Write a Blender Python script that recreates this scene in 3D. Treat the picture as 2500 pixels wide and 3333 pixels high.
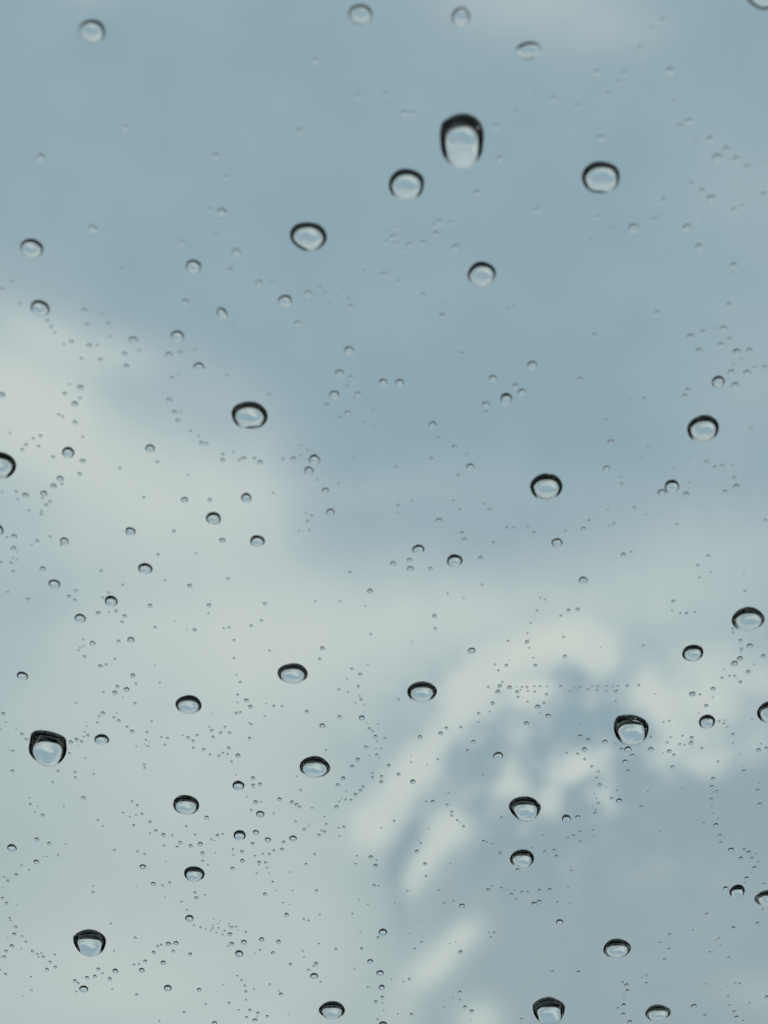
import bpy, math, random
from mathutils import Matrix, Vector
S = bpy.context.scene
for o in list(bpy.data.objects): bpy.data.objects.remove(o)
R = math.radians

# ------------------------------------------------------------------ camera
PITCH, NEL, VFOV, D0 = 37, 76, 27, 0.303      # degrees, degrees, degrees, metres to the pane along the view axis
EYE = Vector((0, 0, 2.2))
cam_d = bpy.data.cameras.new('camera'); cam = bpy.data.objects.new('camera', cam_d)
S.collection.objects.link(cam); S.camera = cam
cam.location = EYE; cam.rotation_euler = (R(90 + PITCH), 0, 0)
cam_d.sensor_fit = 'VERTICAL'; cam_d.angle = R(VFOV)
cam_d.clip_start = 0.005; cam_d.clip_end = 20000
cam_d.dof.use_dof = True; cam_d.dof.focus_distance = 0.355
cam_d.dof.aperture_fstop = cam_d.lens / 2.3        # aperture diameter in mm
S.render.resolution_x, S.render.resolution_y = 768, 1024

# ------------------------------------------------------------------ light
S.view_settings.view_transform = 'Standard'; S.view_settings.look = 'None'
S.view_settings.exposure = 0.0; S.view_settings.gamma = 1.0
SUN_EL, SUN_AZ = R(7), R(180)                          # azimuth from +Y towards +X
sun_d = bpy.data.lights.new('sun', 'SUN'); sun = bpy.data.objects.new('sun', sun_d)
S.collection.objects.link(sun)
sun_d.energy = 0.5; sun_d.angle = R(10); sun_d.color = (1.0, 0.97, 0.92)
sdir = Vector((math.sin(SUN_AZ)*math.cos(SUN_EL), math.cos(SUN_AZ)*math.cos(SUN_EL), math.sin(SUN_EL)))
sun.rotation_euler = (-sdir).to_track_quat('-Z', 'Y').to_euler(); sun.location = (0, 0, 30)

world = bpy.data.worlds.new('World'); S.world = world; world.use_nodes = True
nt = world.node_tree; nt.nodes.clear(); L = nt.links.new
def node(t, **k):
    n = nt.nodes.new(t)
    for a, b in k.items(): setattr(n, a, b)
    return n
def val(x, sock):
    if isinstance(x, (int, float)): sock.default_value = x
    elif isinstance(x, tuple): sock.default_value = x
    else: L(x, sock)
def mth(op, a, b=0.0, c=0.0, clamp=False):
    n = node('ShaderNodeMath', operation=op, use_clamp=clamp)
    val(a, n.inputs[0]); val(b, n.inputs[1]); val(c, n.inputs[2]); return n.outputs[0]
def vmth(op, a, b=(0, 0, 0)):
    n = node('ShaderNodeVectorMath', operation=op); val(a, n.inputs[0]); val(b, n.inputs[1])
    return n.outputs['Value'] if op in ('DOT_PRODUCT', 'LENGTH') else n.outputs[0]
def smooth(x, lo, hi, a=0.0, b=1.0):
    n = node('ShaderNodeMapRange', interpolation_type='SMOOTHSTEP')
    val(x, n.inputs[0]); n.inputs[1].default_value = lo; n.inputs[2].default_value = hi
    n.inputs[3].default_value = a; n.inputs[4].default_value = b; return n.outputs[0]
def noise(vec, scale, detail=4, rough=0.55, dist=0.0):
    n = node('ShaderNodeTexNoise'); L(vec, n.inputs['Vector']); n.inputs['Scale'].default_value = scale
    n.inputs['Detail'].default_value = detail; n.inputs['Roughness'].default_value = rough
    n.inputs['Distortion'].default_value = dist; return n
def mixc(f, a, b):
    n = node('ShaderNodeMix', data_type='RGBA'); val(f, n.inputs[0]); val(a, n.inputs[6]); val(b, n.inputs[7]); return n.outputs[2]

geo = node('ShaderNodeTexCoord').outputs['Generated']          # direction of the sky
dirn = vmth('NORMALIZE', geo)
# stereographic chart of the sky around a fixed compass point (due +Y, half way up the sky)
A0 = R(37)
cx = vmth('DOT_PRODUCT', dirn, (1, 0, 0))
cy = vmth('DOT_PRODUCT', dirn, (0, -math.sin(A0), math.cos(A0)))
cz = vmth('DOT_PRODUCT', dirn, (0, math.cos(A0), math.sin(A0)))
den = mth('ADD', cz, 1.02)
comb = node('ShaderNodeCombineXYZ'); L(mth('DIVIDE', cx, den), comb.inputs[0]); L(mth('DIVIDE', cy, den), comb.inputs[1]); comb.inputs[2].default_value = 1.0
chart = comb.outputs[0]
# ragged cloud edges
wob = noise(chart, 24.0, 2, 0.5)
wv = vmth('MULTIPLY', vmth('SUBTRACT', wob.outputs['Color'], (0.5, 0.5, 0.5)), (0.016, 0.016, 0.0))
chart_w = vmth('ADD', chart, wv)
def bank(rows, start):
    tot = start
    for (x, y, sx, sy, ang, amp) in rows:          # centre, half-widths (1/1000 chart unit), turn in degrees, amount
        c, s = math.cos(R(ang)), math.sin(R(ang)); x, y, sx, sy = x/1000, y/1000, sx/1000, sy/1000
        p = vmth('DOT_PRODUCT', chart_w, (c/sx, s/sx, -(c*x + s*y)/sx))
        q = vmth('DOT_PRODUCT', chart_w, (-s/sy, c/sy, (s*x - c*y)/sy))
        l2 = mth('MULTIPLY_ADD', p, p, mth('MULTIPLY', q, q))
        g = mth('POWER', 0.36788, l2)
        tot = mth('MULTIPLY_ADD', g, amp, tot)
    return tot
CLOUDS = [
(-91.4, 23.2, 25.8, 22.6, 0, 0.7), (-82.9, 27.6, 14.0, 11.8, -20, 0.2), (-69.1, 13.6, 25.9, 18.4, -26, 0.58), (-46.5, 2.8, 21.7, 16.2, -22, 0.52), (-30.3, 0.7, 13.0, 14.1, -10, 0.3),
(-37.9, 16.9, 14.1, 11.9, 0, 0.16), (-77.6, -8.0, 35.6, 10.8, 0, 0.25), (-76.4, 39.6, 16.2, 4.5, -24, 0.36), (-55.1, 33.1, 8.6, 4.3, -20, 0.12), (-57.2, 34.1, 9.7, 5.4, -20, 0.2),
(-35.7, 29.4, 8.7, 4.9, -10, 0.16), (-29.2, 15.8, 6.0, 9.8, 0, 0.16), (-58.3, 25.5, 7.6, 6.5, 0, -0.14), (-87.1, -25.7, 23.7, 5.4, 14, -0.05), (-72.2, -26.3, 28.1, 6.5, 0, 0.1),
(7.6, -23.2, 60.7, 15.2, 0, 0.7), (-44.3, -36.1, 48.7, 20.6, 0, 0.58), (78.8, -13.4, 32.4, 16.2, 10, 0.45), (-57.1, -62.9, 56.0, 24.8, 0, 0.49), (-24.7, -79.1, 32.3, 32.3, 0, 0.22),
(-67.2, -108.3, 53.4, 24.6, 0, 0.82), (-28.8, -117.5, 16.0, 5.3, 0, 0.22), (-16.1, -102.4, 18.3, 23.6, 0, 0.25), (-89.1, -48.8, 21.5, 19.3, 0, 0.1), (-3.2, -71.9, 6.9, 5.2, 50, 0.66),
(5.9, -59.1, 10.6, 5.0, 56, 0.74), (16.8, -43.2, 7.1, 4.8, 55, 0.66), (25.2, -35.4, 7.1, 4.3, 28, 0.56), (36.3, -31.3, 8.4, 4.1, 12, 0.7), (45.5, -31.4, 5.0, 3.9, 0, 0.66),
(75.5, -42.4, 20.5, 10.8, 0, 0.3), (51.8, -34.4, 4.5, 4.1, 0, 0.58), (63.2, -42.3, 5.0, 4.5, 0, 0.66), (32.3, -41.3, 6.9, 3.9, 15, 0.66), (73.9, -54.8, 8.6, 4.5, 0, 0.58),
(77.4, -42.9, 7.5, 6.5, 0, 0.46), (85.2, -41.6, 3.2, 2.4, 0, -0.25), (68.8, -48.6, 5.4, 4.8, 0, 0.42), (87.2, -38.2, 3.8, 5.4, 0, 0.4), (77.4, -34.8, 6.5, 4.3, 0, 0.25),
(87.4, -52.4, 4.8, 4.8, 0, 0.36), (37.9, -54.5, 20.5, 13.0, 0, 0.16), (53.0, -45.8, 10.3, 4.5, 15, -0.12), (6.7, -73.3, 1.9, 6.3, -30, -0.32), (3.7, -81.5, 2.2, 6.5, -19, -0.34),
(3.9, -91.9, 2.4, 8.6, 0, -0.22), (23.1, -65.3, 2.6, 3.9, 0, -0.28), (46.0, -58.9, 7.3, 3.5, 18, 0.72), (28.8, -63.1, 5.6, 3.2, -10, 0.58), (40.3, -67.0, 5.0, 3.2, 0, 0.5),
(53.9, -65.2, 3.2, 4.8, 0, 0.38), (33.9, -74.9, 3.4, 3.4, 0, 0.3), (18.0, -70.4, 6.0, 5.0, 40, 0.72), (13.3, -76.2, 4.9, 4.3, 55, 0.68), (9.6, -82.4, 3.2, 4.7, -15, 0.66),
(6.7, -88.2, 2.7, 3.9, 0, 0.5), (53.7, -91.6, 35.4, 27.9, 0, 0.07), (17.2, -98.7, 4.3, 3.2, 40, 0.85), (12.4, -104.0, 4.7, 3.4, 40, 0.7), (7.6, -107.9, 5.4, 3.4, 30, 0.62),
(2.2, -116.1, 5.4, 6.4, 0, 0.35), (20.1, -116.4, 4.5, 3.9, 0, 0.85), (84.1, -110.1, 8.5, 4.3, 0, 0.22), (66.6, -79.9, 21.5, 6.4, 0, 0.07), (35.3, 118.2, 22.4, 10.2, 0, 0.46),
(53.5, 110.7, 12.8, 5.3, 0, 0.16), (-67.1, 118.9, 6.4, 4.3, 0, 0.18), (88.8, 72.4, 19.3, 16.1, 0, 0.16), (85.1, 30.8, 20.5, 16.1, 30, 0.22), (34.7, 29.9, 35.7, 18.4, 0, -0.08),
(7.7, 6.1, 43.4, 6.5, 0, 0.2), (0.1, 152.2, 116.6, 20.1, 0, 0.55), (-131.9, 181.0, 30.9, 26.8, 0, 0.9),
]
elev = vmth('DOT_PRODUCT', dirn, (0, 0, 1))
big = noise(dirn, 3.6, 3, 0.55, 0.3).outputs['Fac']
fine = noise(dirn, 18.0, 4, 0.6).outputs['Fac']
radius = mth('SQRT', mth('MULTIPLY_ADD', comb.inputs[0].links[0].from_socket, comb.inputs[0].links[0].from_socket, mth('POWER', comb.inputs[1].links[0].from_socket, 2.0)))
outside = smooth(radius, 0.135, 0.24)                            # clouds away from the charted patch: broken overcast
over = mth('MULTIPLY', outside, mth('MULTIPLY_ADD', big, 1.2, -0.05))
low = mth('MULTIPLY', smooth(elev, 0.36, 0.22), 1.25)          # the bright bank low over the horizon
base = mth('ADD', mth('ADD', over, low), mth('MULTIPLY_ADD', fine, 0.34, -0.13))
lump = noise(chart, 150.0, 3, 0.6).outputs['Fac']                # billows of the broken cumulus
lx, ly = comb.inputs[0].links[0].from_socket, comb.inputs[1].links[0].from_socket
near = mth('POWER', 0.36788, mth('ADD', mth('POWER', mth('MULTIPLY', mth('SUBTRACT', lx, 0.042), 27.0), 2.0), mth('POWER', mth('MULTIPLY', mth('ADD', ly, 0.057), 37.0), 2.0)))
base = mth('ADD', base, mth('MULTIPLY', mth('MULTIPLY_ADD', lump, 1.6, -0.72), near))
cover = bank(CLOUDS, base)
cover = mth('ADD', cover, mth('MULTIPLY', near, mth('MULTIPLY_ADD', smooth(cover, 0.25, 0.85), 0.6, -0.28)))   # crisper edges there
sky = node('ShaderNodeTexSky', sky_type='NISHITA'); sky.sun_disc = False
sky.sun_elevation = SUN_EL; sky.sun_rotation = SUN_AZ; sky.air_density = 1.0; sky.dust_density = 1.5; sky.ozone_density = 1.0; sky.altitude = 0
skys = vmth('SCALE', sky.outputs[0]); skys.node.inputs['Scale'].default_value = 1.0     # strength 0.1 relative to Background strength
veil = mixc(0.8, skys, mixc(smooth(elev, 0.62, 0.42), (3.48, 4.9, 5.65, 1), (3.65, 4.8, 5.1, 1)))                              # thin high haze-cloud over the blue
c1 = mixc(mth('ADD', cover, 0.0, clamp=True), veil, (5.88, 6.56, 6.42, 1))
c2 = mixc(mth('MULTIPLY_ADD', cover, 1.6, -1.6, clamp=True), c1, (6.6, 7.12, 6.56, 1))
bg = node('ShaderNodeBackground'); L(c2, bg.inputs[0]); bg.inputs[1].default_value = 0.1
world.cycles.sampling_method = 'MANUAL'; world.cycles.sample_map_resolution = 512
out = node('ShaderNodeOutputWorld'); L(bg.outputs[0], out.inputs[0])

# ------------------------------------------------------------------ materials
def glassy(name, ior, tint, rough=0.0):
    m = bpy.data.materials.new(name); m.use_nodes = True; n = m.node_tree.nodes; n.clear()
    g = n.new('ShaderNodeBsdfGlass'); g.inputs['IOR'].default_value = ior; g.inputs['Color'].default_value = (*tint, 1)
    g.inputs['Roughness'].default_value = rough
    o = n.new('ShaderNodeOutputMaterial'); m.node_tree.links.new(g.outputs[0], o.inputs[0]); return m
M_WATER = glassy('water', 1.333, (1, 1, 1))
M_GLASS = glassy('clear_glass', 1.45, (0.985, 0.995, 0.99))
def ground_mat():
    m = bpy.data.materials.new('dark_ground'); m.use_nodes = True; t = m.node_tree; n = t.nodes; b = n['Principled BSDF']
    tc = n.new('ShaderNodeTexCoord'); a = n.new('ShaderNodeTexNoise'); a.inputs['Scale'].default_value = 0.35; a.inputs['Detail'].default_value = 8
    r = n.new('ShaderNodeValToRGB'); r.color_ramp.elements[0].color = (0.012, 0.014, 0.015, 1); r.color_ramp.elements[1].color = (0.045, 0.048, 0.048, 1)
    r.color_ramp.elements[0].position = 0.35; r.color_ramp.elements[1].position = 0.7
    t.links.new(tc.outputs['Object'], a.inputs['Vector']); t.links.new(a.outputs['Fac'], r.inputs[0]); t.links.new(r.outputs[0], b.inputs['Base Color'])
    b.inputs['Roughness'].default_value = 0.9; b.inputs['Specular IOR Level'].default_value = 0.1
    return m

# ------------------------------------------------------------------ setting
def link(o): S.collection.objects.link(o); return o
def mesh(name, v, f, mat):
    me = bpy.data.meshes.new(name); me.from_pydata(v, [], f); me.materials.append(mat); me.update(); return me
def ground():
    n, ext = 40, 6000.0
    ax = [ext * math.copysign(abs(i/(n/2) - 1)**3, i/(n/2) - 1) for i in range(n + 1)]
    rnd = random.Random(4)
    v = [(x, y, 0.0 if max(abs(x), abs(y)) < 300 else rnd.uniform(-2, 6)) for y in ax for x in ax]
    f = [(j*(n+1)+i, j*(n+1)+i+1, (j+1)*(n+1)+i+1, (j+1)*(n+1)+i) for j in range(n) for i in range(n)]
    o = link(bpy.data.objects.new('ground', mesh('ground', v, f, ground_mat()))); o['kind'] = 'structure'; return o
ground()

NV = Vector((0, math.cos(R(NEL)), math.sin(R(NEL))))             # outward normal of the pane
VV = Vector((0, -math.sin(R(NEL)), math.cos(R(NEL))))            # up the slope of the pane
UV = Vector((1, 0, 0))
PC = EYE + D0 * Vector((0, math.cos(R(PITCH)), math.sin(R(PITCH))))   # a point on the pane's outer face
FRAME = Matrix(((UV.x, VV.x, NV.x, PC.x), (UV.y, VV.y, NV.y, PC.y), (UV.z, VV.z, NV.z, PC.z), (0, 0, 0, 1)))
MM = 0.001
THICK = 0.04                                                      # mm
PW, PH = 1500, 1200                                              # half-width, half-length of the pane, mm
def pane():
    w, h, z = PW, PH, THICK
    v = [(x*MM, y*MM, c*MM) for c in (-z, 0) for (x, y) in ((-w, -h), (w, -h), (w, h), (-w, h))]
    f = [(0, 3, 2, 1), (4, 5, 6, 7), (0, 1, 5, 4), (1, 2, 6, 5), (2, 3, 7, 6), (3, 0, 4, 7)]
    o = link(bpy.data.objects.new('window_pane', mesh('window_pane', v, f, M_GLASS)))
    o.matrix_world = FRAME
    o['label'] = 'clear sloping window pane speckled with raindrops, sky showing through it'; o['category'] = 'window'
    return o
pane()

def hills():
    """Unseen ridge ring a few hundred metres off, added to darken the drop caps."""
    rnd = random.Random(8); n, V, F = 360, [], []
    m = bpy.data.materials.new('added_hill_dark'); m.use_nodes = True; t = m.node_tree; b = t.nodes['Principled BSDF']
    q = t.nodes.new('ShaderNodeTexNoise'); q.inputs['Scale'].default_value = 0.08; q.inputs['Detail'].default_value = 8
    c = t.nodes.new('ShaderNodeTexCoord'); t.links.new(c.outputs['Object'], q.inputs['Vector'])
    r = t.nodes.new('ShaderNodeValToRGB'); r.color_ramp.elements[0].color = (0.008, 0.011, 0.008, 1); r.color_ramp.elements[1].color = (0.022, 0.028, 0.020, 1)
    t.links.new(q.outputs['Fac'], r.inputs[0]); t.links.new(r.outputs[0], b.inputs['Base Color']); b.inputs['Roughness'].default_value = 0.95; b.inputs['Specular IOR Level'].default_value = 0.1
    prof = [(260, 0.0), (300, 0.25), (340, 0.55), (380, 0.82), (420, 1.0), (470, 0.85), (560, 0.4), (640, -0.05)]
    for k, (d, h) in enumerate(prof):
        for i in range(n):
            a = 2*math.pi*i/n
            top = 125 + 9*math.sin(3*a + 1) + 7*math.sin(7*a + 2.2) + 4*math.sin(16*a)
            V.append((d*math.sin(a), d*math.cos(a), top*h + rnd.uniform(-3, 3)*(0 < k < len(prof) - 1) - 0.5))
    for k in range(len(prof) - 1):
        F += [(k*n + i, k*n + (i+1) % n, (k+1)*n + (i+1) % n, (k+1)*n + i) for i in range(n)]
    o = link(bpy.data.objects.new('hills', mesh('hills', V, F, m))); o['kind'] = 'structure'
hills()

def room():
    """The unlit room under the glass: four dark walls up to the pane's edge and a floor."""
    m = bpy.data.materials.new('dark_plaster'); m.use_nodes = True; t = m.node_tree; b = t.nodes['Principled BSDF']
    n = t.nodes.new('ShaderNodeTexNoise'); n.inputs['Scale'].default_value = 6; n.inputs['Detail'].default_value = 6
    r = t.nodes.new('ShaderNodeValToRGB'); r.color_ramp.elements[0].color = (0.02, 0.021, 0.023, 1); r.color_ramp.elements[1].color = (0.045, 0.047, 0.05, 1)
    t.links.new(n.outputs['Fac'], r.inputs[0]); t.links.new(r.outputs[0], b.inputs['Base Color'])
    b.inputs['Roughness'].default_value = 0.85; b.inputs['Specular IOR Level'].default_value = 0.15
    wl, g = 0.12, 0.004                                          # wall thickness, gap to the glass edge
    def top(x, y):                                               # height of the pane's underside over a plan point
        p = PC - 0.004*NV; return p.z - ((y - p.y)*NV.y)/NV.z
    y0 = (PC - PH*MM*VV).y; y1 = (PC + PH*MM*VV).y; ya, yb = min(y0, y1), max(y0, y1); x = PW*MM
    def block(name, xa, xb, yc, yd):
        v = [(p, q, 0.01) for (p, q) in ((xa, yc), (xb, yc), (xb, yd), (xa, yd))]
        v += [(p, q, top(p, q)) for (p, q, _) in v]
        f = [(0, 3, 2, 1), (4, 5, 6, 7), (0, 1, 5, 4), (1, 2, 6, 5), (2, 3, 7, 6), (3, 0, 4, 7)]
        o = link(bpy.data.objects.new(name, mesh(name, v, f, m))); o['kind'] = 'structure'
    block('wall_front', -x, x, yb - wl, yb); block('wall_back', -x, x, ya, ya + wl)
    block('wall_left', -x, -x + wl, ya + wl + g, yb - wl - g); block('wall_right', x - wl, x, ya + wl + g, yb - wl - g)
    v = [(-x + wl, ya + wl, 0.03), (x - wl, ya + wl, 0.03), (x - wl, yb - wl, 0.03), (-x + wl, yb - wl, 0.03)]
    o = link(bpy.data.objects.new('floor', mesh('floor', v, [(0, 1, 2, 3)], m))); o['kind'] = 'structure'
room()

# ------------------------------------------------------------------ raindrops
def cap_geometry(radii, theta, rings, lean=0.0, height=1.0, wall=0.0):
    """A sessile drop on a slope: outline radii (mm) around its centre, contact angle of the cap, apex leaning down
    the slope, and a short upright (slightly undercut) wall at the foot, as a part of the mean radius."""
    n = len(radii); s, c = math.sin(R(theta)), math.cos(R(theta))
    a = sum(radii)/n; v, f = [], []; core = min(a, 1.1*min(radii))
    base = -(THICK + 0.006)
    for k in range(rings + 1):
        t = 1.0 if k == rings else math.sin(k/rings*math.pi/2*0.999)
        prof = (math.sqrt(max(1/s**2 - t*t, 0)) - c/s)*a*height + wall*a
        for i in range(n if k else 1):
            ph = 2*math.pi*i/n; r = t*(core + (radii[i] - core)*t**4)
            v.append((r*math.cos(ph), r*math.sin(ph) - lean*a*(1 - t*t), base + prof))
    v += [(0.975*radii[i]*math.cos(2*math.pi*i/n), 0.975*radii[i]*math.sin(2*math.pi*i/n), base) for i in range(n)]
    f += [(0, 1 + i, 1 + (i+1) % n) for i in range(n)]
    for k in range(1, rings + 1):
        p, q = 1 + (k-1)*n, 1 + k*n
        f += [(p + i, q + i, q + (i+1) % n, p + (i+1) % n) for i in range(n)]
    q = 1 + rings*n
    f.append(tuple(q + i for i in reversed(range(n))))
    return v, f
def drop_mesh(name, radii, theta, rings, lean=0.0, height=1.0, wall=0.0, scale=MM):
    v, f = cap_geometry(radii, theta, rings, lean, height, wall)
    me = mesh(name, [tuple(scale*c for c in p) for p in v], f, M_WATER)
    nf = len(f)
    me.polygons.foreach_set('use_smooth', [True]*(nf-1) + [False])
    n = len(radii); rim0 = len(v) - n
    for e in me.edges:
        if e.vertices[0] >= rim0 and e.vertices[1] >= rim0: e.use_edge_sharp = True
    me.update(); return me
def place(name, me, u, v, label, group):
    o = link(bpy.data.objects.new(name, me))
    o.matrix_world = FRAME @ Matrix.Translation((u*MM, v*MM, 0))
    o['label'] = label; o['category'] = 'raindrop'; o['group'] = group
    return o
def ellipse(a, b, ang, n, k=2.0, wob=()):
    out = []
    for i in range(n):
        ph = 2*math.pi*i/n; q = ph - R(ang)
        r = 1/((abs(math.cos(q))/a)**k + (abs(math.sin(q))/b)**k)**(1/k)
        for (m, amp, p0) in wob: r *= 1 + amp*math.cos(m*ph - p0)
        out.append(r)
    return out
rnd = random.Random(11)

# large drops: across, up the slope (mm on the pane), half-width, half-length, turn, contact angle, lean, height, foot wall, label
BIG = [
(-35.046, 74.346, 1.606, 1.506, 0, 61.3, 0.330, 0.900, 0.03, 'grey-rimmed round drop in the top left corner'),
(-2.808, 76.545, 1.413, 1.311, 0, 62.3, 0.330, 0.900, 0.03, 'soft pale drop at the top, left of the egg-shaped one'),
(9.186, 76.187, 1.047, 1.313, 0, 59.6, 0.330, 0.900, 0.03, 'upright pale drop at the top edge'),
(17.456, 71.803, 1.578, 1.159, 8, 63.4, 0.330, 0.900, 0.03, 'slanted pale drop under the faint top cloud'),
(45.291, 78.911, 2.226, 1.728, 0, 73.8, 0.330, 0.900, 0.07, 'drop cut off by the top right corner'),
(2.835, 53.173, 2.271, 2.333, 0, 70.4, 0.330, 0.900, 0.07, 'round drop left below the egg-shaped drop'),
(27.345, 54.237, 2.401, 2.344, 0, 70.1, 0.330, 0.900, 0.07, 'large round drop at upper right'),
(-9.721, 45.566, 2.411, 2.153, -14, 75.0, 0.330, 0.900, 0.07, 'tilted oval drop at upper centre'),
(12.731, 39.873, 1.822, 1.945, 0, 61.8, 0.330, 0.900, 0.03, 'small round dark-edged drop below the egg-shaped one'),
(-45.486, 43.817, 1.488, 1.476, 0, 60.3, 0.330, 0.900, 0.03, 'grey drop near the left edge in the blue'),
(-45.343, 34.620, 1.236, 1.292, 0, 63.7, 0.330, 0.900, 0.03, 'grey drop at the edge of the white cloud'),
(-24.754, 41.084, 0.998, 1.049, 0, 59.7, 0.330, 0.900, 0.03, 'pale bean-sized drop in the upper left blue'),
(-21.409, 33.801, 0.670, 0.960, 15, 61.0, 0.330, 0.900, 0.03, 'narrow leaning pale droplet in the blue at upper left'),
(-27.494, 30.178, 0.859, 0.925, 0, 59.0, 0.330, 0.900, 0.03, 'pale droplet above the white cloud edge'),
(-18.442, 16.976, 2.463, 2.380, -3, 77.8, 0.330, 0.900, 0.07, 'wide dark-rimmed drop over the white cloud edge'),
(43.961, 14.717, 2.200, 2.322, 0, 74.9, 0.330, 0.900, 0.07, 'dark-topped drop near the right edge'),
(22.854, 4.510, 2.291, 2.385, 0, 77.8, 0.330, 0.900, 0.07, 'dark-topped drop at centre right'),
(-53.616, 8.289, 2.230, 2.326, 0, 79.2, 0.330, 0.900, 0.07, 'large half drop cut off by the left edge of the picture'),
(-55.283, -3.290, 0.835, 1.103, 0, 72.1, 0.330, 0.900, 0.07, 'sliver of a drop on the left edge'),
(-43.877, 10.655, 0.854, 0.996, -15, 73.4, 0.330, 0.900, 0.07, 'oval grey droplet on the white cloud'),
(45.251, 22.698, 0.873, 1.002, 0, 73.2, 0.330, 0.900, 0.07, 'grey ringed droplet beside the bead cluster'),
(40.501, 4.664, 1.037, 1.179, 0, 70.1, 0.330, 0.900, 0.07, 'ringed droplet touched by a bead'),
(-24.281, -1.136, 1.072, 1.149, 0, 74.3, 0.330, 0.900, 0.07, 'grey ringed droplet above its twin at left centre'),
(-18.182, -5.347, 1.081, 1.056, 0, 73.3, 0.330, 0.900, 0.07, 'oval ringed droplet at left centre'),
(-34.659, -10.573, 1.048, 1.076, 0, 71.4, 0.330, 0.900, 0.07, 'ringed droplet on pale cloud at left'),
(-40.117, -16.875, 0.971, 1.100, 0, 69.4, 0.330, 0.900, 0.07, 'ringed droplet at the end of the grey streak'),
(4.959, -6.896, 0.885, 0.866, 0, 74.2, 0.330, 0.900, 0.07, 'smaller of two ringed droplets at centre'),
(10.228, -9.057, 1.156, 1.182, 0, 72.8, 0.330, 0.900, 0.07, 'larger of two ringed droplets at centre'),
(53.918, -20.507, 2.434, 2.257, 0, 78.3, 0.330, 0.900, 0.07, 'wide black-topped drop at the right edge'),
(46.371, -27.289, 1.614, 1.681, 0, 76.8, 0.330, 0.900, 0.07, 'black-topped drop below the wide one at right'),
(59.375, -39.658, 2.031, 2.192, 0, 77.1, 0.330, 0.900, 0.07, 'half drop cut off by the right edge'),
(49.863, -41.667, 1.257, 1.514, 0, 75.6, 0.330, 0.900, 0.07, 'round ringed droplet over the bright cloud at right'),
(-13.811, -31.547, 2.302, 2.041, -2, 76.3, 0.330, 0.900, 0.07, 'wide lens-shaped drop left of centre'),
(5.786, -35.408, 2.272, 2.099, -5, 78.6, 0.330, 0.900, 0.07, 'lens-shaped drop by the bright cloud arc'),
(-29.951, -38.067, 2.025, 1.931, -4, 75.5, 0.330, 0.900, 0.07, 'lens-shaped drop left of the wide one'),
(-43.902, -45.521, 1.147, 1.150, -4, 75.3, 0.330, 0.900, 0.07, 'small ringed oval beside the bucket-shaped drop'),
(-54.780, -31.930, 0.908, 0.824, -32, 74.3, 0.330, 0.900, 0.07, 'slanted open-ended droplet at left'),
(-10.898, -51.718, 2.392, 2.355, -2, 74.5, 0.330, 0.900, 0.07, 'black-capped drop low left of centre'),
(-31.650, -60.315, 2.112, 2.229, 0, 73.6, 0.330, 0.900, 0.07, 'black-capped drop below the lens-shaped pair'),
(-23.086, -55.808, 0.950, 1.129, -12, 70.3, 0.330, 0.900, 0.07, 'ringed droplet right above a bead chain'),
(-23.384, -67.387, 0.995, 1.248, -8, 74.8, 0.330, 0.900, 0.07, 'dark-topped droplet among the bead chains'),
(-31.272, -76.768, 1.771, 1.757, -5, 74.1, 0.330, 0.900, 0.07, 'small black-capped lens drop at lower left'),
(22.618, -73.037, 2.036, 2.052, -2, 76.2, 0.330, 0.900, 0.07, 'black-capped oval under the larger capped drop'),
(58.640, -81.063, 1.275, 1.711, 0, 71.6, 0.330, 0.900, 0.07, 'round black-topped droplet at lower right'),
(63.944, -82.881, 2.149, 1.905, 0, 75.7, 0.330, 0.900, 0.07, 'half lens cut off by the lower right edge'),
(-9.098, -112.460, 2.234, 2.394, 0, 74.9, 0.330, 0.900, 0.07, 'black-capped lens drop at the bottom'),
(39.685, -95.770, 2.381, 2.377, -4, 75.4, 0.330, 0.900, 0.07, 'tilted black-capped lens at lower right'),
(48.055, -113.213, 2.210, 2.116, 0, 76.0, 0.330, 0.900, 0.07, 'flat black-capped lens at the bottom right'),
]
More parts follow.
